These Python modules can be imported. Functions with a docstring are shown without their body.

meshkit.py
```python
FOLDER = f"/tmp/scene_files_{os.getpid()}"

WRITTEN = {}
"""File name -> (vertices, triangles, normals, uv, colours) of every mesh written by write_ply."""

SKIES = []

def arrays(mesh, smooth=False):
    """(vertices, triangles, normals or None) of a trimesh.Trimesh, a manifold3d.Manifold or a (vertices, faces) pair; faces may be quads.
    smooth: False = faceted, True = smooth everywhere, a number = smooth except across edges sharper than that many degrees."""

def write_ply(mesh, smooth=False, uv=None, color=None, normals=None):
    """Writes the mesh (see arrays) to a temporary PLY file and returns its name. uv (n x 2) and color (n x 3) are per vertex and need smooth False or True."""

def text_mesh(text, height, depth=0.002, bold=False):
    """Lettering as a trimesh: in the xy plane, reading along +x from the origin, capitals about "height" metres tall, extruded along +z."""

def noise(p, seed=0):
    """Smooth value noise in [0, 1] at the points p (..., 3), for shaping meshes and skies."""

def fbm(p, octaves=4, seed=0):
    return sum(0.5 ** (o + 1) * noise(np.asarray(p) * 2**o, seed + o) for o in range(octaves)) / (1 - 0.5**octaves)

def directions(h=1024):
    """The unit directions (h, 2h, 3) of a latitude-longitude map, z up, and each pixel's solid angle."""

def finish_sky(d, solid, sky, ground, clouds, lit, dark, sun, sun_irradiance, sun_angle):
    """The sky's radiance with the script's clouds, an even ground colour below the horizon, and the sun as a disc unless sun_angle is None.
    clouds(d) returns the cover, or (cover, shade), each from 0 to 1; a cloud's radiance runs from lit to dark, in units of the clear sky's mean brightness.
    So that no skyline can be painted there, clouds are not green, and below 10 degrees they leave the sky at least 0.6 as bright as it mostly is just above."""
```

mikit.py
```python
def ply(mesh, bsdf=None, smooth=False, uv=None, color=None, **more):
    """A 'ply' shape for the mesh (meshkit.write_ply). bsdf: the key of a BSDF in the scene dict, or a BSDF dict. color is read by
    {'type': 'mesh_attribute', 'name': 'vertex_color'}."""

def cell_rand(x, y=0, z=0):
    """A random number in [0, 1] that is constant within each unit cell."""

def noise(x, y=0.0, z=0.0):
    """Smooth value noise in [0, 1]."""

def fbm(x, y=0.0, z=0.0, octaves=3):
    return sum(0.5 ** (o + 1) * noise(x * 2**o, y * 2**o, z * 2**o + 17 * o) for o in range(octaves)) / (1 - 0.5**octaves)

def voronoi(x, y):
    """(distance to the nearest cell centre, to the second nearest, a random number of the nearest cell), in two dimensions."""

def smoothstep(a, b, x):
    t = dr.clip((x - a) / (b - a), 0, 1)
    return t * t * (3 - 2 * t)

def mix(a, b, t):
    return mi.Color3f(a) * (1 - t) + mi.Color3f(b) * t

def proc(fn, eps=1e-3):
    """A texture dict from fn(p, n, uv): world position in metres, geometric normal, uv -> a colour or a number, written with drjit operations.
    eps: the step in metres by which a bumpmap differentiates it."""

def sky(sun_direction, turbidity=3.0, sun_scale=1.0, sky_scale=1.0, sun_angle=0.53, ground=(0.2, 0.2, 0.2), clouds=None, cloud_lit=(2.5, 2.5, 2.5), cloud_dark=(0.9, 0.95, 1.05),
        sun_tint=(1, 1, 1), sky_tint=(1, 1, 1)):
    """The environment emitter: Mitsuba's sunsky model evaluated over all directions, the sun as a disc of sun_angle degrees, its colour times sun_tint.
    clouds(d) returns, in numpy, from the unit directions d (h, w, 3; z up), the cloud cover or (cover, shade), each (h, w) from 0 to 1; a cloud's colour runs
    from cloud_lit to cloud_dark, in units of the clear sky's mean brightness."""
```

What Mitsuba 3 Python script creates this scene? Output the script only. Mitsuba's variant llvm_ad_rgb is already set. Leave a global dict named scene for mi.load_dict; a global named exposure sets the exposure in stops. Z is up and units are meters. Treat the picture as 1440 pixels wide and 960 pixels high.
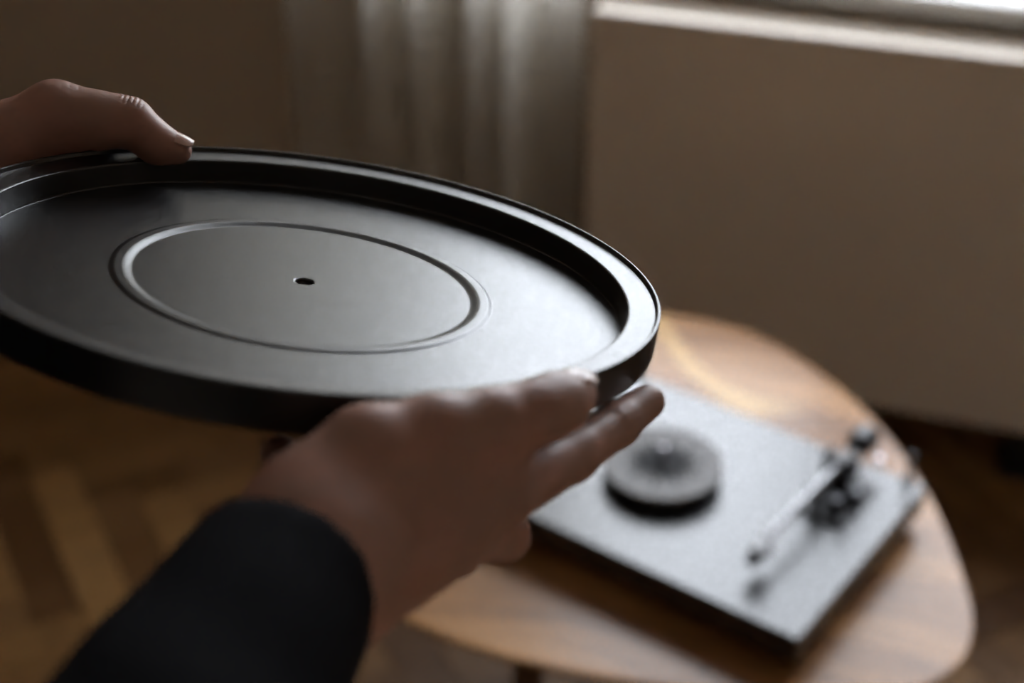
import math
import numpy as np
import trimesh
import shapely.geometry as sg
import shapely.affinity as saf
import drjit as dr
import mitsuba as mi
import mikit
from mikit import noise, fbm, smoothstep, mix, cell_rand
from scipy import sparse
from scipy.interpolate import CubicSpline

T = mi.ScalarTransform4f
scene, labels = {}, {}
rng = np.random.default_rng(7)

# ------------------------------------------------------------------ camera, sky, exposure
# world: X along the window wall (to the right), Y towards the window wall, Z up; floor at z = 0
exposure = 5.0
FWD = [-0.25987, 0.80029, -0.54037]
scene['camera'] = {'type': 'thinlens', 'fov': 36.25, 'fov_axis': 'x', 'aperture_radius': 0.0060, 'focus_distance': 0.70,
                   'near_clip': 0.02, 'far_clip': 100.0,
                   'to_world': T().look_at(origin=[0, 0, 1.63], target=[FWD[0], FWD[1], 1.63 + FWD[2]], up=[0, 0, 1])}
SKY = 5.0
scene['sky'] = mikit.sky((0.3, 0.6, 0.75), turbidity=6, sun_scale=0.0, sky_scale=1.0, ground=(0.12, 0.12, 0.11),
                         clouds=lambda d: np.ones(d.shape[:2]), cloud_lit=(2.3, 2.45, 2.65), cloud_dark=(2.3, 2.45, 2.65))

# ------------------------------------------------------------------ materials


def principled(color, rough, spec=0.5, metallic=0.0, **k):
    return {'type': 'principled', 'base_color': color if isinstance(color, dict) else {'type': 'rgb', 'value': list(color)},
            'roughness': rough, 'specular': spec, 'metallic': metallic, **k}


def two(b):
    return {'type': 'twosided', 'bsdf': b}


def wood_table(p, n, uv):
    x, y = p.x, p.y
    w = fbm(x * 3.0, y * 11.0, 2.0, 3)
    g = fbm(x * 9.0 + 3 * w, y * 130.0 + 14 * w, 0.0, 3)
    band = fbm(x * 1.6, y * 22.0 + 3 * w, 5.0, 3)
    c = mix((0.49, 0.25, 0.098), (0.31, 0.145, 0.054), smoothstep(0.42, 0.68, band))
    c = mix(c, (0.17, 0.08, 0.036), 0.45 * smoothstep(0.5, 0.75, g))
    arch = y - 1.705 - 5.4 * dr.square(x + 0.21) + 0.03 * (w - 0.5)     # pale arched streak blended into the table colour
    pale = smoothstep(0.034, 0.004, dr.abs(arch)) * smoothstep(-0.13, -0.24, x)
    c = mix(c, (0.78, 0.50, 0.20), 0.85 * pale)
    knotty = smoothstep(0.020, 0.004, dr.abs(y - 1.690 - 0.1 * (x + 0.12) + 0.02 * (w - 0.5))) * smoothstep(-0.23, -0.16, x)
    c = mix(c, (0.15, 0.072, 0.033), 0.5 * knotty)
    return c


def wood_floor(p, n, uv):
    pid = dr.floor(uv.x / 10.0)
    tone = dr.floor(uv.y / 0.1)
    r = tone / 15.0
    r2 = cell_rand(pid, 9.0)
    lx = uv.x - pid * 10.0
    yy = uv.y - tone * 0.1
    g = fbm(lx * 8.0 + 40 * r2, yy * 190.0 + 31 * r2, pid, 3)
    b = fbm(lx * 2.0 + 13 * r2, yy * 30.0, pid + 5.0, 2)
    c = mix((0.33, 0.175, 0.062), (0.10, 0.043, 0.015), r)
    c = mix(c, (0.10, 0.045, 0.017), 0.35 * smoothstep(0.45, 0.8, g))
    return mix(c, (0.36, 0.20, 0.085), 0.3 * smoothstep(0.5, 0.8, b))


def skin(p, n, uv):
    a = fbm(p.x * 60, p.y * 60, p.z * 60, 3)
    b = fbm(p.x * 320, p.y * 320, p.z * 320, 2)
    c = mix((0.38, 0.215, 0.165), (0.44, 0.23, 0.175), smoothstep(0.35, 0.7, a))
    return mix(c, (0.36, 0.185, 0.135), 0.35 * smoothstep(0.5, 0.8, b))


CREASES = []      # (joint, bone axis, offsets along it, reach): fine skin folds over the knuckles


def skin_bump(p, n, uv):
    h = 0.45 * fbm(p.x * 900, p.y * 900, p.z * 900, 2)
    wob = 0.0009 * (fbm(p.x * 160, p.y * 160, p.z * 160, 2) - 0.5)
    for c, a, offs, reach in CREASES:
        dx, dy, dz = p.x - c[0], p.y - c[1], p.z - c[2]
        t = dx * a[0] + dy * a[1] + dz * a[2] + wob
        w = dr.exp(-(dx * dx + dy * dy + dz * dz) / (reach * reach))
        for o, dep in offs:
            h = h - dep * w * dr.exp(-dr.square((t - o) / 0.00055))
    return h


def plaster(p, n, uv):
    a = fbm(p.x * 1.5, p.y * 1.5, p.z * 1.5, 3)
    return mix((0.47, 0.385, 0.295), (0.53, 0.435, 0.335), a)


def cloth_grey(p, n, uv):
    a = fbm(p.x * 90, p.y * 90, p.z * 4, 2)
    return mix((0.86, 0.84, 0.80), (0.92, 0.90, 0.86), a)


def knit(p, n, uv):
    a = fbm(p.x * 300, p.y * 300, p.z * 300, 2)
    return mix((0.003, 0.003, 0.0042), (0.006, 0.006, 0.008), a)


MATS = {
    'platter_black': principled((0.004, 0.004, 0.0045), 0.35, 0.84),
    'plinth_black': principled((0.008, 0.008, 0.009), 0.31, 1.0),
    'rubber': principled((0.012, 0.012, 0.012), 0.7, 0.3),
    'black_plastic': principled((0.014, 0.014, 0.015), 0.4, 0.5),
    'black_metal': principled((0.02, 0.02, 0.022), 0.3, 0.6),
    'chrome': {'type': 'roughconductor', 'material': 'Cr', 'alpha': 0.12},
    'aluminium': principled((0.36, 0.36, 0.38), 0.42, 0.5, 1.0),
    'arm_metal': principled((0.33, 0.33, 0.34), 0.38, 0.5, 1.0),
    'satin_grey': principled((0.24, 0.24, 0.25), 0.4, 0.8),
    'gunmetal': principled((0.16, 0.16, 0.17), 0.4, 0.5, 1.0),
    'clear_grey': principled((0.35, 0.35, 0.36), 0.4, 0.4),
    'grey_plastic': principled((0.27, 0.265, 0.265), 0.6, 0.3),
    'dark_grey_plastic': principled((0.016, 0.016, 0.018), 0.65, 0.15),
    'smoke': principled((0.25, 0.25, 0.26), 0.1, 0.5),
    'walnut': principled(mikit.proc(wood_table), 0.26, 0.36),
    'walnut_dark': principled((0.10, 0.05, 0.025), 0.45, 0.4),
    'oak': principled(mikit.proc(wood_floor), 0.42, 0.4),
    'oak_gap': principled((0.02, 0.012, 0.006), 0.8, 0.2),
    'plaster': principled(mikit.proc(plaster), 0.75, 0.25),
    'plaster_light': principled((0.86, 0.80, 0.72), 0.8, 0.2),
    'ceiling_paint': principled((0.74, 0.71, 0.66), 0.85, 0.2),
    'white_paint': principled((0.74, 0.73, 0.70), 0.45, 0.4),
    'radiator_paint': principled((0.80, 0.725, 0.635), 0.32, 0.5),
    'cloth_grey': {'type': 'principledthin', 'base_color': mikit.proc(cloth_grey), 'roughness': 0.9, 'diff_trans': 1.6, 'eta': 1.3},
    'knit': principled(mikit.proc(knit), 0.9, 0.12),
    'denim': principled((0.02, 0.022, 0.03), 0.85, 0.2),
    'skin': {'type': 'bumpmap', 'arbitrary': mikit.proc(skin_bump, 2e-4), 'scale': 0.0003,
             'bsdf': principled(mikit.proc(skin), 0.43, 0.45)},
    'nail': principled((0.55, 0.36, 0.30), 0.22, 0.55),
    'hair': principled((0.035, 0.02, 0.012), 0.5, 0.4),
    'eye': principled((0.6, 0.58, 0.55), 0.15, 0.5),
    'iris': principled((0.05, 0.03, 0.02), 0.2, 0.5),
    'lip': principled((0.40, 0.17, 0.14), 0.4, 0.45),
    'glass': {'type': 'thindielectric', 'int_ior': 1.5},
}
for k_, v_ in MATS.items():
    scene['mat_' + k_] = v_


# ------------------------------------------------------------------ helpers
def put(key, mesh, mat, smooth=30, uv=None, **more):
    if key in scene:
        i = 1
        while f'{key}_{i:03d}' in scene:
            i += 1
        key = f'{key}_{i:03d}'
    scene[key] = mikit.ply(mesh, 'mat_' + mat, smooth, uv=uv, **more)
    return key


def tag(key, label=None, cat=None, group=None, kind=None):
    d = labels.setdefault(key, {})
    for a, b in (('label', label), ('category', cat), ('group', group), ('kind', kind)):
        if b:
            d[a] = b


def box(x0, x1, y0, y1, z0, z1, bev=0.0):
    if bev <= 0:
        m = trimesh.creation.box(extents=[x1 - x0, y1 - y0, z1 - z0])
        m.apply_translation([(x0 + x1) / 2, (y0 + y1) / 2, (z0 + z1) / 2])
        return m
    pts = []
    for sx in (0, 1):
        for sy in (0, 1):
            for sz in (0, 1):
                cx, cy, cz = (x0, x1)[sx], (y0, y1)[sy], (z0, z1)[sz]
                dx, dy, dz = (bev, -bev)[sx], (bev, -bev)[sy], (bev, -bev)[sz]
                k = 0.3
                for a in ((0, 1, 1), (1, 0, 1), (1, 1, 0), (k, k, 1), (k, 1, k), (1, k, k)):
                    pts.append([cx + dx * a[0], cy + dy * a[1], cz + dz * a[2]])
    return trimesh.convex.convex_hull(np.array(pts))


def lathe(profile, n=48):
    """profile: (r, z) pairs, revolved about z."""
    return trimesh.creation.revolve(np.array(profile, float), sections=n)


def tube(p0, p1, r0, r1=None, n=20, bev=0.0):
    p0, p1 = np.asarray(p0, float), np.asarray(p1, float)
    r1 = r0 if r1 is None else r1
    L = np.linalg.norm(p1 - p0)
    b = min(bev, L / 3)
    prof = [(0, 0), (r0 - b, 0), (r0, b), (r1, L - b), (r1 - b, L), (0, L)] if b > 0 else [(0, 0), (r0, 0), (r1, L), (0, L)]
    m = lathe(prof, n)
    m.apply_transform(trimesh.geometry.align_vectors([0, 0, 1], (p1 - p0) / L))
    m.apply_translation(p0)
    return m


def bar(p0, p1, width, height, up=(0, 0, 1), bev=0.0008):
    p0, p1 = np.asarray(p0, float), np.asarray(p1, float)
    x = p1 - p0
    L = np.linalg.norm(x)
    x = x / L
    y = np.cross(up, x)
    y /= np.linalg.norm(y)
    z = np.cross(x, y)
    m = box(0, L, -width / 2, width / 2, -height / 2, height / 2, bev)
    M = np.eye(4)
    M[:3, 0], M[:3, 1], M[:3, 2], M[:3, 3] = x, y, z, p0
    m.apply_transform(M)
    return m


def sweep(pts, r, n=10):
    """a round wire along a polyline"""
    pts = np.asarray(pts, float)
    rs = np.broadcast_to(np.asarray(r, float), (len(pts),))
    t = np.gradient(pts, axis=0)
    t /= np.linalg.norm(t, axis=1, keepdims=True)
    ref = np.array([0.13, 0.27, 0.95])
    a = np.cross(t, ref)
    a /= np.linalg.norm(a, axis=1, keepdims=True)
    b = np.cross(t, a)
    ang = np.arange(n) * 2 * np.pi / n
    ring = pts[:, None] + rs[:, None, None] * (np.cos(ang)[None, :, None] * a[:, None] + np.sin(ang)[None, :, None] * b[:, None])
    v = np.vstack([ring.reshape(-1, 3), pts[:1], pts[-1:]])
    f = []
    for i in range(len(pts) - 1):
        for j in range(n):
            k = (j + 1) % n
            f += [[i * n + j, i * n + k, (i + 1) * n + k], [i * n + j, (i + 1) * n + k, (i + 1) * n + j]]
    s, e = len(v) - 2, len(v) - 1
    o = (len(pts) - 1) * n
    for j in range(n):
        k = (j + 1) % n
        f += [[s, k, j], [e, o + j, o + k]]
    m = trimesh.Trimesh(v, f, process=False)
    if m.volume < 0:
        m.invert()
    return m


def cat(*ms):
    return trimesh.util.concatenate([m for m in ms])


# signed distance figures, meshed with surface nets
def capsule(p, a, b, ra, rb):
    a, b = np.asarray(a, np.float32), np.asarray(b, np.float32)
    ab = b - a
    t = np.clip(((p - a) @ ab) / max(float(ab @ ab), 1e-12), 0, 1)
    return np.linalg.norm(p - (a + t[..., None] * ab), axis=-1) - (ra + t * (rb - ra))


def ellipsoid(p, c, r, M=None):
    q = p - np.asarray(c, np.float32)
    if M is not None:
        q = q @ np.asarray(M, np.float32)
    r = np.asarray(r, np.float32)
    k0 = np.linalg.norm(q / r, axis=-1)
    k1 = np.linalg.norm(q / (r * r), axis=-1)
    return k0 * (k0 - 1) / np.maximum(k1, 1e-9)


def smin(a, b, k):
    h = np.maximum(k - np.abs(a - b), 0) / k
    return np.minimum(a, b) - h * h * k * 0.25


def smax(a, b, k):
    return -smin(-a, -b, k)


def surface_nets(fn, lo, hi, h):
    lo, hi = np.asarray(lo, float), np.asarray(hi, float)
    n = np.ceil((hi - lo) / h).astype(int) + 1
    ax = [lo[i] + h * np.arange(n[i]) for i in range(3)]
    P = np.stack(np.meshgrid(*ax, indexing='ij'), -1).astype(np.float32)
    V = np.concatenate([fn(s) for s in np.array_split(P, max(1, n[0] // 12), axis=0)], 0)
    ins = V < 0
    c = [ins[i:n[0] - 1 + i, j:n[1] - 1 + j, k:n[2] - 1 + k] for i in (0, 1) for j in (0, 1) for k in (0, 1)]
    any_, all_ = np.logical_or.reduce(c), np.logical_and.reduce(c)
    idx = np.argwhere(any_ & ~all_)
    ids = -np.ones(any_.shape, int)
    ids[tuple(idx.T)] = np.arange(len(idx))
    acc, cnt = np.zeros((len(idx), 3)), np.zeros(len(idx))
    for axis in range(3):
        e = np.eye(3, dtype=int)[axis]
        o = [np.eye(3, dtype=int)[k] for k in range(3) if k != axis]
        for s in ((0, 0), (0, 1), (1, 0), (1, 1)):
            q0 = idx + s[0] * o[0] + s[1] * o[1]
            v0, v1 = V[tuple(q0.T)], V[tuple((q0 + e).T)]
            m = (v0 < 0) != (v1 < 0)
            t = np.where(m, v0 / np.where(m, v0 - v1, 1), 0)
            acc[m] += (q0 + t[:, None] * e)[m]
            cnt[m] += 1
    verts = lo + h * acc / cnt[:, None]
    faces = []
    for axis in range(3):
        e = np.eye(3, dtype=int)[axis]
        o1, o2 = np.eye(3, dtype=int)[(axis + 1) % 3], np.eye(3, dtype=int)[(axis + 2) % 3]
        sl0 = tuple(slice(0, n[k] - 1) if k == axis else slice(1, n[k] - 1) for k in range(3))
        sl1 = tuple(slice(1, n[k]) if k == axis else slice(1, n[k] - 1) for k in range(3))
        a, b = ins[sl0], ins[sl1]
        g = np.argwhere(a != b)
        flip = b[tuple(g.T)]
        g = g + np.array([0 if k == axis else 1 for k in range(3)])
        q = np.stack([ids[tuple((g - o1 - o2).T)], ids[tuple((g - o2).T)], ids[tuple(g.T)], ids[tuple((g - o1).T)]], 1)
        q[flip] = q[flip][:, ::-1]
        faces.append(q)
    q = np.vstack(faces)
    m = trimesh.Trimesh(verts, np.vstack([q[:, [0, 1, 2]], q[:, [0, 2, 3]]]), process=False)
    if m.volume < 0:
        m.invert()
    return m


def relax(m, iterations=6):
    """Taubin smoothing with uniform weights"""
    e = m.edges_unique
    n = len(m.vertices)
    A = sparse.coo_matrix((np.ones(2 * len(e)), (np.r_[e[:, 0], e[:, 1]], np.r_[e[:, 1], e[:, 0]])), (n, n)).tocsr()
    deg = np.maximum(np.asarray(A.sum(1)), 1)
    v = np.array(m.vertices)
    for i in range(iterations):
        v = v + (0.5 if i % 2 == 0 else -0.51) * (A @ v / deg - v)
    return trimesh.Trimesh(v, m.faces, process=False)


# ------------------------------------------------------------------ the room
WALL = 2.44            # inner face of the window wall
X0, X1, Y0, ZC = -2.6, 1.8, -1.8, 2.75
WX0, WX1, WZ0, WZ1 = -1.05, 0.75, 0.795, 2.40


def struct(key, label=None):
    tag(key, label, None, None, 'structure')


# floor: a dark bed and the herringbone planks laid on it at 45 degrees to the window wall
put('floor', box(X0, X1, Y0, WALL, -0.05, -0.019), 'oak_gap', False)
struct('floor', 'brown herringbone parquet floor')
PW, PN = 0.075, 6
PLN = PW * PN
planks = []
for k in range(-60, 61):
    for m in range(-9, 10):
        for v in (0, 1):
            x, y = (k + PN * m, k - PN * m) if not v else (k + PN + PN * m, k + 1 - PN - PN * m)
            w_, h_ = (PN, 1) if not v else (1, PN)
            planks.append((x * PW, y * PW, w_ * PW, h_ * PW, v))
c45 = math.sqrt(0.5)
ORX, ORY = -1.439, 1.761   # a plank corner seen in the photograph


def plank_world(p):
    x, y = p
    return ORX + c45 * (x + y), ORY + c45 * (-x + y)


room = sg.box(X0, Y0, X1, WALL)
eye = np.array([0, 0, 1.63])
cand = []
for (x, y, w_, h_, v) in planks:
    g = 0.0006
    poly = sg.Polygon([plank_world(q) for q in ((x + g, y + g), (x + w_ - g, y + g), (x + w_ - g, y + h_ - g), (x + g, y + h_ - g))])
    cut = poly.intersection(room)
    if cut.is_empty or cut.area < 2e-5:
        continue
    cc = np.array([cut.centroid.x, cut.centroid.y])
    cand.append((abs(cc[0] + 0.75) * 0.8 + abs(cc[1] - 1.75), x, y, v, cut))
cand.sort(key=lambda a: a[0])


def plank_mesh(i, x, y, v, cut):
    b = cut.buffer(-0.0011)
    if b.is_empty or b.geom_type != 'Polygon' or len(b.exterior.coords) != len(cut.exterior.coords):
        b = saf.scale(cut, 0.97, 0.97)
    o, t = np.array(sg.polygon.orient(cut).exterior.coords)[:-1], np.array(sg.polygon.orient(b).exterior.coords)[:-1]
    n = len(o)
    j = np.argmin(np.linalg.norm(t - o[0], axis=1))
    t = np.roll(t, -j, axis=0)
    dz = -0.0004 * ((i * 37) % 7) / 7
    V = np.vstack([np.c_[o, np.full(n, -0.019)], np.c_[o, np.full(n, -0.0009 + dz)], np.c_[t, np.full(n, dz)]])
    F = []
    for r in (0, 1):
        for a in range(n):
            b2 = (a + 1) % n
            F += [[r * n + a, r * n + b2, (r + 1) * n + b2], [r * n + a, (r + 1) * n + b2, (r + 1) * n + a]]
    for a in range(1, n - 1):
        F += [[2 * n, 2 * n + a, 2 * n + a + 1], [0, a + 1, a]]
    d = V[:, :2] - [ORX, ORY]
    px, py = c45 * (d[:, 0] - d[:, 1]) - x, c45 * (d[:, 0] + d[:, 1]) - y
    uv = np.c_[py if not v else px, px if not v else py]
    uv[:, 0] = np.clip(uv[:, 0], 0, 9.9) + 10.0 * (i + 1)
    tone = TONES.get((round(x / PW), round(y / PW), v), int(rng.integers(3, 15)))
    uv[:, 1] = np.clip(uv[:, 1], 0.001, 0.099) + 0.1 * tone
    return V, np.array(F), uv


# tone of single planks (0 palest, 15 darkest), by their place in the pattern; the others vary at random
TONES = {(0, 0, 0): 0, (-1, -1, 0): 14, (-2, -2, 0): 3, (1, 1, 0): 12, (2, 2, 0): 3, (3, 3, 0): 14, (4, 4, 0): 11, (-3, -3, 0): 9}
rest, at = [], 0
for i, (_, x, y, v, cut) in enumerate(cand):
    V, F, uv = plank_mesh(i, x, y, v, cut)
    if i < 280:
        put('floor__plank', (V, F), 'oak', False, uv=uv)
    else:
        rest.append((V, F + at, uv))
        at += len(V)
put('floor__plank_field', (np.vstack([r[0] for r in rest]), np.vstack([r[1] for r in rest])), 'oak', False, uv=np.vstack([r[2] for r in rest]))
tag('floor__plank_field', 'the rest of the parquet planks', None, None, 'stuff')

# walls and ceiling
wallpoly = sg.box(X0, 0, X1, ZC).difference(sg.box(WX0, WZ0 - 0.03, WX1, WZ1))
m = trimesh.creation.extrude_polygon(wallpoly, 0.28)
m.apply_transform(np.array([[1, 0, 0, 0], [0, 0, -1, WALL + 0.28], [0, 1, 0, 0], [0, 0, 0, 1.0]]))
put('wall_back', m, 'plaster', False)
struct('wall_back', 'taupe wall with the window')
put('wall_left', box(X0 - 0.1, X0, Y0, WALL, 0, ZC), 'plaster', False)
put('wall_right', box(X1, X1 + 0.1, Y0, WALL, 0, ZC), 'plaster', False)
put('wall_front', box(X0 - 0.1, X1 + 0.1, Y0 - 0.1, Y0, 0, ZC), 'plaster_light', False)
put('ceiling', box(X0 - 0.1, X1 + 0.1, Y0 - 0.1, WALL + 0.28, ZC, ZC + 0.1), 'ceiling_paint', False)
for k_ in ('wall_left', 'wall_right', 'wall_front', 'ceiling'):
    struct(k_)


def baseboard(key, p0, p1):
    put(key, bar(p0, p1, 0.016, 0.09, bev=0.003), 'plaster', 30)
    struct(key)


baseboard('baseboard_back', (X0, WALL - 0.008, 0.045), (X1, WALL - 0.008, 0.045))
baseboard('baseboard_left', (X0 + 0.008, Y0, 0.045), (X0 + 0.008, WALL - 0.016, 0.045))
baseboard('baseboard_right', (X1 - 0.008, Y0, 0.045), (X1 - 0.008, WALL - 0.016, 0.045))
baseboard('baseboard_front', (X0 + 0.016, Y0 + 0.008, 0.045), (X1 - 0.016, Y0 + 0.008, 0.045))

# window: frame, two sashes, panes, sill
FY0, FY1 = WALL + 0.17, WALL + 0.23


def frame_mesh(x0, x1, z0, z1, y0, y1, w):
    return cat(box(x0, x0 + w, y0, y1, z0, z1, 0.004), box(x1 - w, x1, y0, y1, z0, z1, 0.004),
               box(x0 + w, x1 - w, y0, y1, z0, z0 + w, 0.004), box(x0 + w, x1 - w, y0, y1, z1 - w, z1, 0.004))


put('window_1__frame', frame_mesh(WX0, WX1, WZ0, WZ1, FY0, FY1, 0.045), 'white_paint', 30)
XM = (WX0 + WX1) / 2
for a, b in ((WX0 + 0.045, XM), (XM, WX1 - 0.045)):
    put('window_1__sash', frame_mesh(a, b, WZ0 + 0.045, WZ1 - 0.045, FY0 - 0.012, FY1 - 0.012, 0.05), 'white_paint', 30)
    put('window_1__pane', (np.array([[a + .05, FY0 + .02, WZ0 + .095], [b - .05, FY0 + .02, WZ0 + .095], [b - .05, FY0 + .02, WZ1 - .095], [a + .05, FY0 + .02, WZ1 - .095]]),
                           np.array([[0, 1, 2], [0, 2, 3]])), 'glass', False)
put('window_1__sill', cat(box(-0.640, WX1 + 0.03, 2.338, WALL + 0.001, 0.767, 0.795, 0.004), box(WX0 - 0.02, -0.735, 2.39, WALL + 0.001, 0.767, 0.795, 0.004), box(WX0, WX1, WALL, WALL + 0.17, 0.767, 0.795)), 'white_paint', 30)
struct('window_1', 'white framed window above the radiator')
tag('window_1__sill', 'white window sill')

# ------------------------------------------------------------------ radiator under the window
RX0, RX1, RY0, RY1, RZ0, RZ1 = -0.602, 0.93, 2.257, 2.375, 0.100, 0.745
put('radiator__front_panel', box(RX0, RX1, RY0, RY0 + 0.012, RZ0, RZ1 - 0.004, 0.004), 'radiator_paint', 30)
put('radiator__core', box(RX0 + 0.02, RX1 - 0.02, RY0 + 0.03, RY1 - 0.03, RZ0 + 0.02, RZ1 - 0.05), 'radiator_paint', False)
put('radiator__back_panel', box(RX0, RX1, RY1 - 0.01, RY1, RZ0, RZ1 - 0.004, 0.003), 'radiator_paint', 30)
for a in (RX0, RX1 - 0.008):
    put('radiator__side_panel', box(a, a + 0.008, RY0 + 0.0125, RY1 - 0.0105, RZ0, RZ1 - 0.004, 0.002), 'radiator_paint', 30)
for a, b in ((RY0 + 0.001, RY0 + 0.024), (RY1 - 0.022, RY1 - 0.001)):
    put('radiator__grille_rail', box(RX0 + 0.002, RX1 - 0.002, a, b, RZ1 - 0.0038, RZ1, 0.0012), 'radiator_paint', 30)
slat = box(-0.004, 0.004, RY0 + 0.0242, RY1 - 0.0222, RZ1 - 0.005, RZ1 - 0.0005, 0.001)
slat_d = mikit.ply(slat, 'mat_radiator_paint', 30)
nsl = int((RX1 - RX0 - 0.03) / 0.0138)
for i in range(nsl):
    key = 'radiator__grille_slat' + (f'_{i:03d}' if i else '')
    scene[key] = {**slat_d, 'to_world': T().translate([RX0 + 0.015 + 0.0138 * i, 0, 0])}
for a in (-0.45, 0.16, 0.78):
    put('radiator__foot', cat(box(a - 0.02, a + 0.02, 2.27, 2.37, 0.09, 0.104, 0.003), box(a - 0.014, a + 0.014, 2.285, 2.325, 0.01, 0.09, 0.003), box(a - 0.03, a + 0.03, 2.265, 2.365, 0.0, 0.011, 0.003)), 'black_plastic', 30)
tag('radiator', 'wide flat taupe panel radiator under the window sill', 'radiator')
tag('radiator__foot', 'black foot bracket')

# ------------------------------------------------------------------ curtain left of the window
cp = np.array([(-1.07, 2.385), (-1.038, 2.378), (-1.010, 2.305), (-0.970, 2.295), (-0.950, 2.35), (-0.920, 2.305), (-0.890, 2.298), (-0.868, 2.365), (-0.856, 2.375),
               (-0.832, 2.335), (-0.800, 2.318), (-0.772, 2.338), (-0.754, 2.295), (-0.736, 2.252), (-0.717, 2.283), (-0.708, 2.325), (-0.695, 2.355), (-0.675, 2.366), (-0.645, 2.372)])
cp = np.vstack([[(-1.19, 2.365), (-1.14, 2.335), (-1.10, 2.345)], cp])
tt = np.r_[0, np.cumsum(np.linalg.norm(np.diff(cp, axis=0), axis=1))]
cs = CubicSpline(tt, cp)
ts = np.linspace(0, tt[-1], 170)
zz = np.linspace(0.015, 2.70, 60)
base = cs(ts)
mean = np.array([0, 2.36])
cv = []
for z in zz:
    k = 0.75 + 0.25 * (1 - z / 2.7)
    q = base.copy()
    q[:, 1] = np.minimum(mean[1] + (q[:, 1] - mean[1]) * k + 0.004 * np.sin(9 * ts + 2.1 * z) * (1 - z / 2.7), 2.378)
    q[:, 0] += 0.004 * np.sin(3.0 * z + 5 * ts)
    cv.append(np.c_[q, np.full(len(q), z)])
cv = np.array(cv)
tn = np.gradient(cv, axis=1)
nn = np.stack([-tn[..., 1], tn[..., 0], 0 * tn[..., 0]], -1)
nn /= np.linalg.norm(nn, axis=-1, keepdims=True)
A_, B_ = cv - 0.0008 * nn, cv + 0.0008 * nn
nz_, ns_ = cv.shape[:2]


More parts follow.
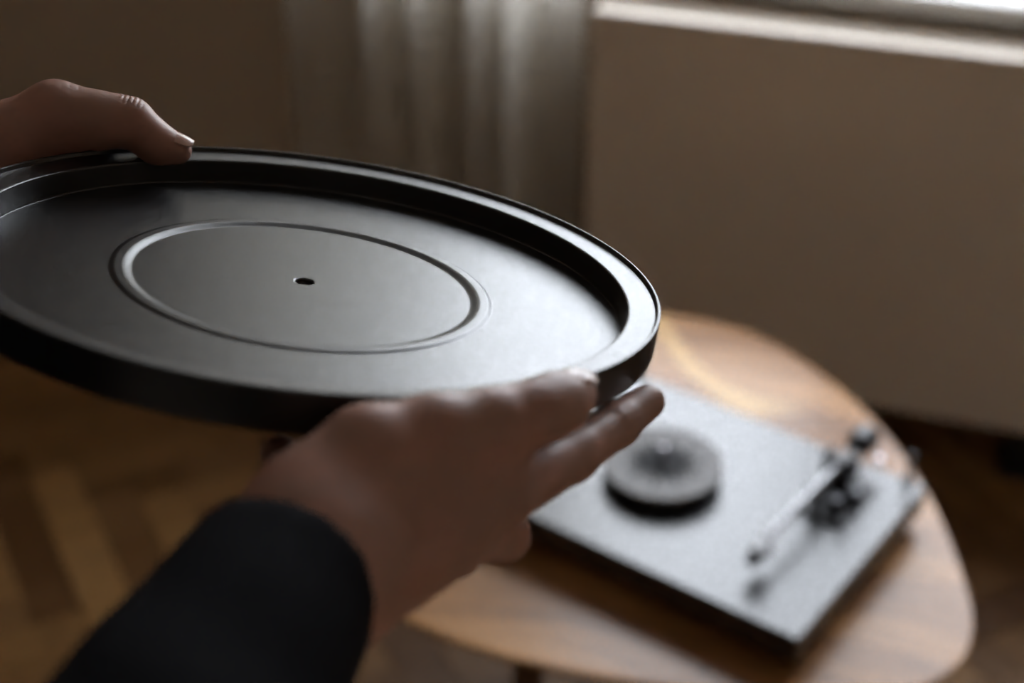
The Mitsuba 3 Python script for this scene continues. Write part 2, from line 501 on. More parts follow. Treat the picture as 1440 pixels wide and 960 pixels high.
def sheet(A, B):
    V = np.vstack([A.reshape(-1, 3), B.reshape(-1, 3)])
    n = A.shape[0] * A.shape[1]
    F = []
    i, j = np.meshgrid(np.arange(A.shape[0] - 1), np.arange(A.shape[1] - 1), indexing='ij')
    a = (i * A.shape[1] + j).ravel()
    b, c, d = a + 1, a + A.shape[1] + 1, a + A.shape[1]
    F = [np.c_[a, b, c], np.c_[a, c, d], np.c_[a + n, c + n, b + n], np.c_[a + n, d + n, c + n]]
    w = A.shape[1]
    border = [k for k in range(w)] + [w - 1 + w * k for k in range(1, A.shape[0])] + [n - 1 - k for k in range(1, w)] + [n - w - w * k for k in range(1, A.shape[0])]
    for p, q in zip(border, border[1:]):
        F.append(np.array([[p, p + n, q + n], [p, q + n, q]]))
    m = trimesh.Trimesh(V, np.vstack(F), process=False)
    if m.volume < 0:
        m.invert()
    return m


put('curtain', sheet(A_, B_), 'cloth_grey', 60)
tag('curtain', 'long grey-beige curtain hanging in folds left of the radiator', 'curtain')
put('curtain_rail', box(-1.25, 1.6, 2.33, 2.36, 2.705, 2.749, 0.003), 'white_paint', 30)
tag('curtain_rail', 'white curtain rail along the ceiling above the window', 'curtain rail')

# ------------------------------------------------------------------ coffee table
ZT = 0.445
tp = np.array([(-0.394, 1.919), (-0.336, 1.924), (-0.266, 1.912), (-0.154, 1.842), (-0.053, 1.733), (0.023, 1.601), (0.072, 1.465), (0.089, 1.385), (0.082, 1.325),
               (0.047, 1.272), (-0.03, 1.228), (-0.14, 1.198), (-0.264, 1.181), (-0.35, 1.176), (-0.45, 1.184), (-0.535, 1.210), (-0.592, 1.262), (-0.617, 1.345),
               (-0.617, 1.45), (-0.598, 1.60), (-0.560, 1.75), (-0.505, 1.86)]) * 0.9859
tl = np.r_[0, np.cumsum(np.linalg.norm(np.diff(np.vstack([tp, tp[:1]]), axis=0), axis=1))]
outline = CubicSpline(tl, np.vstack([tp, tp[:1]]), bc_type='periodic')(np.linspace(0, tl[-1], 221)[:-1])
opoly = sg.polygon.orient(sg.Polygon(outline))
TT_ = 0.022


def resample(poly, n=220):
    r = sg.polygon.orient(poly).exterior
    return np.array([r.interpolate(d, normalized=True).coords[0] for d in np.linspace(0, 1, n, endpoint=False)])


base_o = resample(opoly)
cen = base_o.mean(0)


def ring_in(d):
    nx = np.roll(base_o, -1, 0) - np.roll(base_o, 1, 0)
    nx /= np.linalg.norm(nx, axis=1, keepdims=True)
    return base_o + d * np.c_[-nx[:, 1], nx[:, 0]]


rings = [(0.045, -TT_), (0.012, -0.0125), (0.0006, -0.0050), (0.0, -0.0035), (0.0012, -0.0009), (0.0035, 0.0), (0.010, 0.0)]
V = [np.c_[ring_in(d), np.full(220, ZT + z)] for d, z in rings]
V = np.vstack(V + [[[cen[0], cen[1], ZT]], [[cen[0], cen[1], ZT - TT_]]])
F = []
for r in range(len(rings) - 1):
    for a in range(220):
        b = (a + 1) % 220
        F += [[r * 220 + a, r * 220 + b, (r + 1) * 220 + b], [r * 220 + a, (r + 1) * 220 + b, (r + 1) * 220 + a]]
e_ = (len(rings) - 1) * 220
for a in range(220):
    b = (a + 1) % 220
    F += [[e_ + a, e_ + b, len(V) - 2], [b, a, len(V) - 1]]
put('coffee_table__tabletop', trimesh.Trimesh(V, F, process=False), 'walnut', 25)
for (lx, ly, ex, ey) in ((-0.375, 1.235, -0.40, 1.18), (-0.06, 1.33, 0.0, 1.27), (-0.36, 1.72, -0.385, 1.80)):
    put('coffee_table__leg', tube((lx, ly, ZT - TT_ + 0.0002), (ex, ey, 0.0), 0.019, 0.011, 24, 0.002), 'walnut_dark', 30)
put('coffee_table__underframe', cat(bar((-0.375, 1.235, ZT - TT_ - 0.012), (-0.06, 1.33, ZT - TT_ - 0.012), 0.03, 0.022), bar((-0.06, 1.33, ZT - TT_ - 0.012), (-0.36, 1.72, ZT - TT_ - 0.012), 0.03, 0.022),
                                    bar((-0.36, 1.72, ZT - TT_ - 0.012), (-0.375, 1.235, ZT - TT_ - 0.012), 0.03, 0.022)), 'walnut_dark', 30)
tag('coffee_table', 'low walnut coffee table with a rounded pebble-shaped top', 'coffee table')

# ------------------------------------------------------------------ turntable on the table
ZP = 0.498
YAW = -0.3215
MT = np.eye(4)
MT[:2, :2] = [[math.cos(YAW), -math.sin(YAW)], [math.sin(YAW), math.cos(YAW)]]
MT[:3, 3] = [-0.087, 1.225, ZP]      # front right corner of the plinth top; local x to the right, y to the back


def tt(key, mesh, mat, smooth=30):
    m = mesh.copy()
    m.apply_transform(MT)
    return put('turntable__' + key, m, mat, smooth)


W_, D_ = 0.415, 0.32
sq = sg.box(-W_ + 0.004, 0.004, -0.004, D_ - 0.004)


def slab(layers):
    """rounded plate from (offset, z) rings of the plinth outline"""
    P = [np.array(sg.polygon.orient(sq.buffer(0.004 + d, quad_segs=6)).exterior.coords)[:-1] for d, z in layers]
    n = len(P[0])
    V = np.vstack([np.c_[p, np.full(n, z)] for p, (d, z) in zip(P, layers)] + [[[-W_ / 2, D_ / 2, layers[0][1]]], [[-W_ / 2, D_ / 2, layers[-1][1]]]])
    F = []
    for r in range(len(layers) - 1):
        for a in range(n):
            b = (a + 1) % n
            F += [[r * n + a, r * n + b, (r + 1) * n + b], [r * n + a, (r + 1) * n + b, (r + 1) * n + a]]
    e = (len(layers) - 1) * n
    for a in range(n):
        b = (a + 1) % n
        F += [[b, a, len(V) - 2], [e + a, e + b, len(V) - 1]]
    return trimesh.Trimesh(V, F, process=False)


tt('plinth', slab([(-0.002, -0.036), (0, -0.034), (0, -0.0015), (-0.0005, -0.0005), (-0.0015, 0)]), 'plinth_black', 25)
for a in (-0.045, -W_ + 0.045):
    for b in (0.045, D_ - 0.045):
        f_ = lathe([(0, 0), (0.019, 0), (0.021, 0.003), (0.021, 0.012), (0.017, 0.0168), (0, 0.0168)], 28)
        f_.apply_translation([a, b, ZT - ZP])
        tt('foot', f_, 'rubber')
SX, SY = -0.2593, 0.152


def at_sub(m):
    m = m.copy()
    m.apply_translation([SX, SY, 0])
    return m


tt('bearing_collar', at_sub(lathe([(0, 0), (0.03, 0), (0.03, 0.0040), (0, 0.0040)], 40)), 'black_plastic')
tt('sub_platter', at_sub(lathe([(0, 0.0042), (0.0675, 0.0042), (0.068, 0.0047), (0.068, 0.0165), (0.0700, 0.0168), (0.0703, 0.0175), (0.0703, 0.0213), (0.0698, 0.022), (0.0625, 0.022), (0.0618, 0.0213), (0.0125, 0.0213), (0, 0.0213)], 96)), 'grey_plastic', 25)
tt('sub_platter__drive_belt', at_sub(lathe([(0.0681, 0.006), (0.0695, 0.006), (0.0695, 0.0158), (0.0681, 0.0158), (0.0681, 0.006)], 96)), 'rubber')
NR = 20
for i in range(NR):
    a = 2 * math.pi * i / NR
    ln = 0.056 if i % 2 == 0 else 0.044
    w = 0.0040
    pr = sg.Polygon([(0.0125, -w * 0.9), (0.027, -w), (ln, -0.0006), (ln, 0.0006), (0.027, w), (0.0125, w * 0.9)]).buffer(-0.0002)
    m = trimesh.creation.extrude_polygon(pr, 0.0007)
    m.apply_translation([0, 0, 0.02135])
    m.apply_transform(trimesh.transformations.rotation_matrix(a, [0, 0, 1]))
    tt('sub_platter__ray', at_sub(m), 'dark_grey_plastic', False)
tt('sub_platter__hub', at_sub(lathe([(0.0, 0.0214), (0.0122, 0.0214), (0.0122, 0.0226), (0.0115, 0.0232), (0.0036, 0.0232), (0, 0.0232)], 40)), 'dark_grey_plastic')
tt('sub_platter__spindle', at_sub(lathe([(0, 0.0233), (0.0035, 0.0233), (0.0035, 0.041), (0.0022, 0.0435), (0, 0.044)], 24)), 'chrome')
tt('motor_pulley', (lambda m: (m.apply_translation([-0.375, 0.262, 0.0002]), m)[1])(lathe([(0, 0), (0.011, 0), (0.011, 0.006), (0.008, 0.007), (0.008, 0.013), (0.011, 0.014), (0.011, 0.018), (0, 0.019)], 32)), 'aluminium')
# tonearm
PVX, PVY, AZ = -0.080, 0.249, 0.042
pv = np.array([PVX, PVY, AZ])
hd = np.array([-0.0868, 0.088, AZ - 0.006])
ad = (hd - pv) / np.linalg.norm(hd - pv)
sd = np.array([-ad[1], ad[0], 0])
sd /= np.linalg.norm(sd)
tt('tonearm_base', cat(box(PVX - 0.022, PVX + 0.036, PVY - 0.062, PVY + 0.022, 0.0002, 0.0065, 0.0015),
                       lathe([(0, 0.0066), (0.021, 0.0066), (0.021, 0.010), (0.0135, 0.012), (0.0135, 0.0225), (0, 0.0225)], 40).apply_translation([PVX, PVY, 0])), 'black_metal')
yoke = cat(box(PVX - 0.019, PVX - 0.0145, PVY - 0.010, PVY + 0.010, 0.0227, 0.057, 0.0012), box(PVX + 0.0145, PVX + 0.019, PVY - 0.010, PVY + 0.010, 0.0227, 0.057, 0.0012),
           box(PVX - 0.019, PVX + 0.019, PVY - 0.010, PVY + 0.010, 0.0226, 0.0272, 0.0012))
tt('gimbal_yoke', yoke, 'black_metal')
tt('tonearm', cat(tube(pv - ad * 0.0, hd, 0.0050, 0.0046, 24, 0.0006)), 'arm_metal')
tt('tonearm__bearing_block', cat(bar(pv - ad * 0.011, pv + ad * 0.011, 0.020, 0.019, bev=0.002), tube(pv - sd * 0.0145, pv + sd * 0.0145, 0.003, None, 16)), 'black_metal')
tt('tonearm__tail_shaft', tube(pv - ad * 0.0112, pv - ad * 0.044, 0.0045, None, 20), 'black_metal')
tt('tonearm__counterweight', tube(pv - ad * 0.038, pv - ad * 0.066, 0.0155, None, 36, 0.002), 'black_metal')
tt('tonearm__counterweight__ring', tube(pv - ad * 0.0662, pv - ad * 0.071, 0.0125, 0.0115, 36, 0.001), 'chrome')
hs = hd + ad * 0.0
tt('tonearm__headshell', bar(hs - ad * 0.004, hs + ad * 0.030, 0.017, 0.0035, bev=0.001), 'satin_grey')
tt('tonearm__finger_lift', sweep([hs + ad * 0.022 + sd * 0.009, hs + ad * 0.024 + sd * 0.016 + [0, 0, 0.001], hs + ad * 0.024 + sd * 0.024 + [0, 0, 0.006]], 0.0011, 8), 'aluminium')
ct = hs + ad * 0.015 - [0, 0, 0.0018]
tt('tonearm__cartridge', bar(ct - ad * 0.013 - [0, 0, 0.0075], ct + ad * 0.014 - [0, 0, 0.0075], 0.015, 0.0148, bev=0.002), 'black_plastic')
tt('tonearm__cartridge__stylus_guard', bar(ct + ad * 0.0142 - [0, 0, 0.011], ct + ad * 0.021 - [0, 0, 0.012], 0.010, 0.008, bev=0.0015), 'black_plastic')
# arm rest and cueing lift
tt('arm_rest', cat(tube((PVX - 0.004, PVY - 0.052, 0.0066), (PVX - 0.004, PVY - 0.052, 0.0255), 0.006, 0.005, 20, 0.001),
                   sweep([(PVX - 0.016, PVY - 0.052, 0.037), (PVX - 0.015, PVY - 0.052, 0.029), (PVX - 0.006, PVY - 0.052, 0.0262), (PVX + 0.004, PVY - 0.052, 0.029), (PVX + 0.006, PVY - 0.052, 0.034)], 0.0022, 10)), 'black_plastic')
tt('cueing_lift', cat(lathe([(0, 0.0066), (0.009, 0.0066), (0.009, 0.021), (0.0065, 0.0225), (0, 0.0225)], 28).apply_translation([PVX + 0.016, PVY - 0.040, 0]),
                      sweep([(PVX + 0.016, PVY - 0.040, 0.0226), (PVX + 0.004, PVY - 0.036, 0.0258), (PVX - 0.014, PVY - 0.033, 0.0270)], 0.0018, 8)), 'black_metal')
tt('cueing_lift__cap', lathe([(0, 0.0227), (0.006, 0.0227), (0.0055, 0.0238), (0, 0.0238)], 24).apply_translation([PVX + 0.016, PVY - 0.040, 0]), 'gunmetal')
tt('cueing_lift__lever', sweep([(PVX + 0.022, PVY - 0.042, 0.015), (PVX + 0.034, PVY - 0.052, 0.018), (PVX + 0.040, PVY - 0.064, 0.024)], [0.0018, 0.0018, 0.0026], 8), 'black_metal')
tt('anti_skate_knob', tube((PVX + 0.027, PVY - 0.012, 0.0066), (PVX + 0.027, PVY - 0.012, 0.020), 0.0085, 0.008, 28, 0.001), 'black_metal')
tt('anti_skate_knob__cap', tube((PVX + 0.027, PVY - 0.012, 0.0202), (PVX + 0.027, PVY - 0.012, 0.0212), 0.0062, None, 24), 'gunmetal')
# anti-skating weight on its wire behind the arm
tt('anti_skate_wire', sweep([(PVX + 0.020, PVY + 0.012, 0.0066), (PVX + 0.022, PVY + 0.020, 0.034), (PVX + 0.024, PVY + 0.045, 0.046), (PVX + 0.024, PVY + 0.055, 0.044)], 0.0009, 8), 'chrome')
tt('anti_skate_wire__weight', cat(tube((PVX + 0.024, PVY + 0.055, 0.0435), (PVX + 0.024, PVY + 0.055, 0.026), 0.0003, None, 6), tube((PVX + 0.024, PVY + 0.055, 0.026), (PVX + 0.024, PVY + 0.055, 0.017), 0.0042, None, 16, 0.0006)), 'chrome')
for a in (-0.021, -W_ + 0.021):
    tt('lid_hinge', cat(box(a - 0.007, a + 0.007, D_ - 0.009, D_ - 0.0005, 0.0002, 0.005, 0.0012), box(a - 0.003, a + 0.003, D_ - 0.0065, D_ - 0.0035, 0.0048, 0.036, 0.0008)), 'clear_grey')
    tt('lid_hinge__pin', tube((a - 0.0045, D_ - 0.005, 0.0382), (a + 0.0045, D_ - 0.005, 0.0382), 0.0022, None, 16, 0.0004), 'gunmetal')
tag('turntable', 'black satin record player without its platter on the walnut coffee table', 'record player')
tag('turntable__sub_platter', 'round grey inner platter with a sunburst pattern')
tag('turntable__tonearm', 'straight silver tonearm')
tag('turntable__tonearm__counterweight', 'black counterweight')

# ------------------------------------------------------------------ the platter held in the hands
E1, N_ = np.array([0.966, 0.218, -0.142]), np.array([0.087, 0.241, 0.967])
N_ /= np.linalg.norm(N_)
E1 -= N_ * (E1 @ N_)
E1 /= np.linalg.norm(E1)
E2 = np.cross(N_, E1)
C0 = np.array([-0.258, 0.518, 1.309])
MP = np.eye(4)
MP[:3, 0], MP[:3, 1], MP[:3, 2], MP[:3, 3] = E1, E2, N_, C0
ZF = -14.3
prof = [(3.6, -17.5), (146.5, -17.5), (148.6, -17.1), (149.7, -16.0), (150.0, -14.6), (150.0, -0.7), (149.8, -0.2), (149.3, 0.0), (148.9, 0.0), (148.6, -0.15), (148.4, -0.5), (148.0, -1.7), (147.8, -2.0), (147.4, -2.1),
        (137.5, -3.0), (136.9, -3.1), (136.5, -3.4), (136.3, -4.0), (136.0, -13.6), (135.8, -14.1), (135.5, ZF),
        (80.4, ZF), (79.9, ZF + 0.08), (79.2, ZF + 0.38), (78.6, ZF + 0.62), (78.0, ZF + 0.70), (75.0, ZF + 0.70), (74.4, ZF + 0.62), (73.6, ZF + 0.36), (72.0, ZF - 0.26), (71.3, ZF - 0.52), (70.8, ZF - 0.60), (4.5, ZF - 0.60), (4.0, ZF - 0.8), (3.6, ZF - 1.4), (3.6, -17.5)]
dense = [prof[0]]
for a_, b_ in zip(prof, prof[1:]):      # extra rings beside the edges keep the flats flat under smooth shading
    L_ = math.dist(a_, b_)
    if L_ > 1.2:
        for f_ in (0.25 / L_, 0.5 / L_, 1 - 0.5 / L_, 1 - 0.25 / L_):
            dense.append((a_[0] + f_ * (b_[0] - a_[0]), a_[1] + f_ * (b_[1] - a_[1])))
    dense.append(b_)
prof = dense
pl = lathe(np.array(prof) / 1000, 300)
if pl.volume < 0:
    pl.invert()
pl.apply_transform(MP)
put('turntable_platter', pl, 'platter_black', 28)
tag('turntable_platter', 'large black round turntable platter with raised rim held up in two hands', 'platter')


def PL(p):
    p = np.asarray(p, float) / 1000
    return C0 + p[..., 0:1] * E1 + p[..., 1:2] * E2 + p[..., 2:3] * N_


# ------------------------------------------------------------------ the person
PF, PR = np.array([0.62, 0.7846, 0]), np.array([0.7846, -0.62, 0])
PT = np.array([-0.56, 0.16, 0])


def PB(a, b, z):
    return PT + a * PR + b * PF + np.array([0, 0, z])


# joints in platter coordinates, millimetres, with radii
RH = dict(ttip=(116.3, -106.2, -2.2, 7.8), tdist=(110.2, -114.8, -2.6, 9.4), tIP=(103.4, -124.3, -3.5, 10.2), tmid=(88.5, -135.6, -6.4, 11.5), tMCP=(70.4, -146.8, -8.4, 12.8), tmeta=(51.2, -158.2, -14.0, 15.5), CMC=(39.1, -168.4, -27.0, 15.5),
          wr=(37.9, -178.7, -34.4, 17.5), wu=(48.2, -177.4, -45.3, 19),
          iMCP=(93.5, -137.4, -29.8, 13.5), iPIP=(118.8, -97.5, -29.2, 10.2), iDIP=(135.5, -71.1, -25.6, 8.6), itip=(147.0, -54.1, -21.0, 7),
          mMCP=(82.6, -148.9, -40.6, 12), mPIP=(98.9, -112.9, -58.4, 9.8), mDIP=(90, -92, -42, 8), mtip=(70, -90, -26.5, 7.2),
          rMCP=(74.4, -156.4, -46.4, 12), rPIP=(83.3, -117.7, -65.6, 9), rDIP=(50.7, -107.4, -58.0, 8), rtip=(15.2, -116.4, -39.5, 6.8),
          pMCP=(66.5, -167.9, -48.4, 11.5), pPIP=(68.5, -136.8, -65.2, 8), pDIP=(47.6, -129.1, -59.1, 7), ptip=(33.3, -135.6, -47.7, 6.3))
LH = dict(ttip=(-82.3, 102.7, 3.2, 6.4), tdist=(-92.4, 101.1, 5.2, 8.4), tIP=(-105.7, 98.3, 14.2, 10.2), tmid=(-119.6, 94.8, 13.2, 12.4), tMCP=(-139.0, 91.7, 13.8, 14.3), tmeta=(-158.4, 83.3, 0, 16), CMC=(-180, 79.7, -15.3, 17),
          wr=(-204, 84, -36, 18), wu=(-208, 74, -50, 18),
          iMCP=(-128, 110, -27, 11.5), iPIP=(-84, 106, -30, 9), iDIP=(-59, 99, -27.5, 8), itip=(-38, 92, -25.5, 7.2),
          mMCP=(-130, 90, -35, 11.5), mPIP=(-80, 79, -32, 9.2), mDIP=(-52, 73, -28.5, 8), mtip=(-28, 67, -25.8, 7.4),
          rMCP=(-136, 69, -40, 11.5), rPIP=(-86, 55, -35, 9), rDIP=(-58, 49, -30.5, 7.8), rtip=(-36, 43, -26, 7.2),
          pMCP=(-144, 50, -42, 11), pPIP=(-101, 34, -37, 8), pDIP=(-80, 28, -33, 7), ptip=(-62, 24, -27, 6.4))
RW, LW = PL((42.2, -178, -40.2)), PL((-206, 79, -43))
RE, LE = np.array([-0.180, 0.100, 1.298]), np.array([-0.66, 0.36, 1.20])
RS, LS = PB(0.165, -0.02, 1.43), PB(-0.165, -0.02, 1.43)


def hand_fn(H, elbow, wrist):
    J = {k: (PL(v[:3]).astype(np.float32), v[3] / 1000) for k, v in H.items()}

    def cap(p, a, b):
        return capsule(p, J[a][0], J[b][0], J[a][1], J[b][1])

    def chain(p, *names, k=0.004):
        d = cap(p, names[0], names[1])
        for a, b in zip(names[1:], names[2:]):
            d = smin(d, cap(p, a, b), k)
        return d

    def fn(p):
        palm = cap(p, 'wr', 'iMCP')
        mid = (J['wr'][0] + J['wu'][0]) / 2
        for nm in ('mMCP', 'rMCP'):
            palm = smin(palm, capsule(p, mid, J[nm][0], 0.017, J[nm][1]), 0.012)
        palm = smin(palm, cap(p, 'wu', 'pMCP'), 0.012)
        palm = smin(palm, cap(p, 'wr', 'wu'), 0.012)
        thumb = chain(p, 'CMC', 'tmeta', 'tMCP', 'tmid', 'tIP', 'tdist', 'ttip', k=0.008)
        palm = smin(palm, cap(p, 'wr', 'CMC'), 0.014)
        web = capsule(p, J['tmeta'][0], (J['iMCP'][0] * 0.7 + J['wr'][0] * 0.3), 0.009, 0.009)
        palm = smin(palm, web, 0.014)
        pad = capsule(p, J['tmid'][0] * 0.35 + J['tMCP'][0] * 0.65, J['iMCP'][0], 0.007, 0.009)
        palm = smin(palm, pad, 0.008)
        d = smin(palm, thumb, 0.009)
        fing = None
        for f in 'imrp':
            c = chain(p, f + 'MCP', f + 'PIP', f + 'DIP', f + 'tip', k=0.004)
            d = smin(d, c, 0.0022 if fing is not None else 0.0026)
            fing = c
        arm = smin(capsule(p, J['wr'][0], elbow, 0.019, 0.032), capsule(p, J['wu'][0], elbow, 0.020, 0.034), 0.02)
        d = smin(d, arm, 0.016)
        for j, a, b, offs, dep in (('tIP', 'tMCP', 'ttip', (-0.0042, -0.0018, 0.0008, 0.0034), 0.00042), ('tMCP', 'tmeta', 'tIP', (-0.003, 0.0005, 0.004), 0.00028), ('iPIP', 'iMCP', 'iDIP', (-0.002, 0.001), 0.0003), ('iDIP', 'iPIP', 'itip', (-0.001, 0.0014), 0.0003)):
            q = p - J[j][0]
            ax = J[b][0] - J[a][0]
            ax = ax / np.linalg.norm(ax)
            t = q @ ax + 0.0004 * np.sin(900 * q[..., 0] + 700 * q[..., 2])
            w = np.clip(1.5 - np.linalg.norm(q, axis=-1) / 0.012, 0, 1)
            for o in offs:
                d = d + dep * w * np.exp(-((t - o) / 0.0008) ** 2)
        return d
    return fn, J


def hand_mesh(H, elbow, wrist, h):
    fn, J = hand_fn(H, elbow, wrist)
    pts = np.array([v[0] for v in J.values()])
    pts = np.vstack([pts, wrist + (elbow - wrist) * 0.30])
    lo, hi = pts.min(0) - 0.03, pts.max(0) + 0.03
    end = wrist + (elbow - wrist) * 0.33
    ax = (elbow - wrist) / np.linalg.norm(elbow - wrist)

    def cut(p):
        return np.maximum(fn(p), (p - end.astype(np.float32)) @ ax.astype(np.float32))
    m = surface_nets(cut, lo, hi, h)
    return relax(m, iterations=6)


hand_r = hand_mesh(RH, RE, RW, 0.0016)
hand_l = hand_mesh(LH, LE, LW, 0.0013)


def body_fn(p):
    p = p.astype(np.float32)
    d = None
    for a, b, ra, rb in ((PB(0, 0, 1.00), PB(0, 0.01, 1.20), 0.12, 0.115), (PB(-0.06, 0, 1.18), PB(-0.10, -0.02, 1.36), 0.10, 0.085), (PB(0.06, 0, 1.18), PB(0.10, -0.02, 1.36), 0.10, 0.085),
                         (LS, RS, 0.05, 0.05), (PB(0, -0.02, 1.40), PB(0, 0.015, 1.53), 0.058, 0.052),
                         (RS, RE, 0.043, 0.034), (LS, LE, 0.043, 0.034), (RE, RE + (RW - RE) * 0.7, 0.032, 0.022), (LE, LE + (LW - LE) * 0.7, 0.032, 0.022),
                         (PB(-0.085, 0, 0.92), PB(-0.09, 0.01, 0.50), 0.085, 0.052), (PB(0.085, 0, 0.92), PB(0.09, 0.01, 0.50), 0.085, 0.052),
                         (PB(-0.09, 0.01, 0.50), PB(-0.095, -0.015, 0.09), 0.050, 0.035), (PB(0.09, 0.01, 0.50), PB(0.095, -0.015, 0.09), 0.050, 0.035)):
        c = capsule(p, a, b, ra, rb)
        d = c if d is None else smin(d, c, 0.045)
    return d


HC = PB(0, 0.055, 1.60)
tilt = math.radians(24)
HF = PF * math.cos(tilt) - np.array([0, 0, 1]) * math.sin(tilt)
HU = np.array([0, 0, 1]) * math.cos(tilt) + PF * math.sin(tilt)


def HD(a, b, c):
    return HC + a * PR + b * HF + c * HU


MH = np.stack([PR, HF, HU], 1)


def head_fn(p):
    d = ellipsoid(p, HD(0, -0.012, 0.02), (0.074, 0.092, 0.092), MH)
    d = smin(d, ellipsoid(p, HD(0, 0.018, -0.045), (0.055, 0.066, 0.070), MH), 0.03)
    d = smin(d, capsule(p, HD(0, 0.055, -0.088), HD(0, 0.06, -0.083), 0.020, 0.018), 0.025)
    d = smin(d, capsule(p, HD(0, 0.082, 0.010), HD(0, 0.100, -0.028), 0.008, 0.011), 0.012)
    for s in (-1, 1):
        d = smin(d, capsule(p, HD(s * 0.016, 0.079, 0.022), HD(s * 0.045, 0.066, 0.022), 0.009, 0.007), 0.012)
        d = smax(d, -ellipsoid(p, HD(s * 0.031, 0.090, 0.004), (0.016, 0.014, 0.010), MH), 0.008)
        for c_ in (0.0125, -0.0065):     # eyelids
            d = smin(d, ellipsoid(p, HD(s * 0.031, 0.0690, 0.004 + c_), (0.016, 0.0115, 0.0055), MH), 0.004)
        d = smin(d, ellipsoid(p, HD(s * 0.076, -0.006, -0.012), (0.007, 0.016, 0.029), MH), 0.006)
        d = smin(d, ellipsoid(p, HD(s * 0.010, 0.093, -0.032), (0.009, 0.010, 0.008), MH), 0.006)
    d = smin(d, ellipsoid(p, HD(0, 0.080, -0.055), (0.024, 0.010, 0.006), MH), 0.006)
    d = smin(d, ellipsoid(p, HD(0, 0.078, -0.066), (0.020, 0.010, 0.006), MH), 0.006)
    return smin(d, capsule(p, PB(0, -0.015, 1.42), PB(0, 0.02, 1.55), 0.056, 0.052), 0.03)


head = surface_nets(head_fn, HC - [0.16, 0.16, 0.24], HC + [0.16, 0.16, 0.15], 0.004)
body = surface_nets(body_fn, np.array([-0.95, -0.25, 0.04]), np.array([-0.05, 0.62, 1.56]), 0.014)
put('person__body', cat(hand_r, hand_l, head, relax(body, iterations=6)), 'skin', True)
tag('person__body', 'bare hands gripping the platter, thumbs on the rim')


def sweater_fn(p):
    d = None
    prims = ((PB(0, 0, 1.00), PB(0, 0.01, 1.20), 0.145, 0.135), (PB(-0.06, 0, 1.18), PB(-0.10, -0.02, 1.36), 0.118, 0.10), (PB(0.06, 0, 1.18), PB(0.10, -0.02, 1.36), 0.118, 0.10),
             (LS, RS, 0.066, 0.066), (RS, RE, 0.060, 0.056), (LS, LE, 0.060, 0.052))
    for a, b, ra, rb in prims:
        c = capsule(p, a, b, ra, rb)
        d = c if d is None else smin(d, c, 0.05)
    for E_, Wc, r in ((RE, RCUFF, 0.0305), (LE, LCUFF, 0.031)):
        ax = (Wc - E_) / np.linalg.norm(Wc - E_)
        c = capsule(p, E_, Wc + ax * 0.06, 0.058, r - 0.006)
        t_ = (p - Wc.astype(np.float32)) @ ax.astype(np.float32)
        c = c - 0.0013 * np.sin(t_ * 90 + 7 * (p @ np.float32([7, 5, 9]))) * np.clip(-t_ * 8, 0, 1)
        c = smax(c, t_, 0.006)
        d = smin(d, c, 0.02)
    neck = capsule(p, PB(0, -0.02, 1.40), PB(0, 0.02, 1.56), 0.070, 0.062)
    d = smin(d, np.maximum(neck, (p[..., 2] - 1.485)), 0.02)
    return smax(d, 0.93 - p[..., 2], 0.01)


RCUFF, LCUFF = PL((34.4, -187.1, -42.6)), PL((-236, 66, -50))
sw = surface_nets(sweater_fn, np.array([-0.86, -0.14, 0.90]), np.array([-0.08, 0.56, 1.51]), 0.0055)
put('person__sweater', relax(sw, iterations=6), 'knit', True)
tag('person__sweater', 'black long-sleeved sweater')


def trousers_fn(p):
    d = capsule(p, PB(-0.05, 0, 0.95), PB(0.05, 0, 0.95), 0.128, 0.128)
    for s in (-1, 1):
        d = smin(d, capsule(p, PB(s * 0.085, 0, 0.92), PB(s * 0.09, 0.01, 0.50), 0.098, 0.070), 0.04)
        d = smin(d, capsule(p, PB(s * 0.09, 0.01, 0.50), PB(s * 0.095, -0.015, 0.06), 0.070, 0.056), 0.02)
    return smax(smax(d, 0.06 - p[..., 2], 0.004), p[..., 2] - 1.03, 0.004)


tr = surface_nets(trousers_fn, np.array([-0.85, -0.12, 0.03]), np.array([-0.27, 0.44, 1.06]), 0.012)
put('person__trousers', relax(tr, iterations=4), 'denim', True)


def hair_fn(p):
    d = ellipsoid(p, HD(0, -0.022, 0.026), (0.086, 0.098, 0.099), MH)
    d = smin(d, ellipsoid(p, HD(0, -0.062, -0.03), (0.074, 0.056, 0.095), MH), 0.03)
    for s_ in (-1, 1):
        d = smin(d, ellipsoid(p, HD(s_ * 0.068, -0.035, -0.012), (0.016, 0.034, 0.045), MH), 0.02)
    q = p - HC.astype(np.float32)
    f, u = q @ HF.astype(np.float32), q @ HU.astype(np.float32)
    return smax(d, np.minimum((f - 0.030) - 1.1 * (u - 0.045), np.maximum(f + 0.005, u - 0.06)), 0.012)


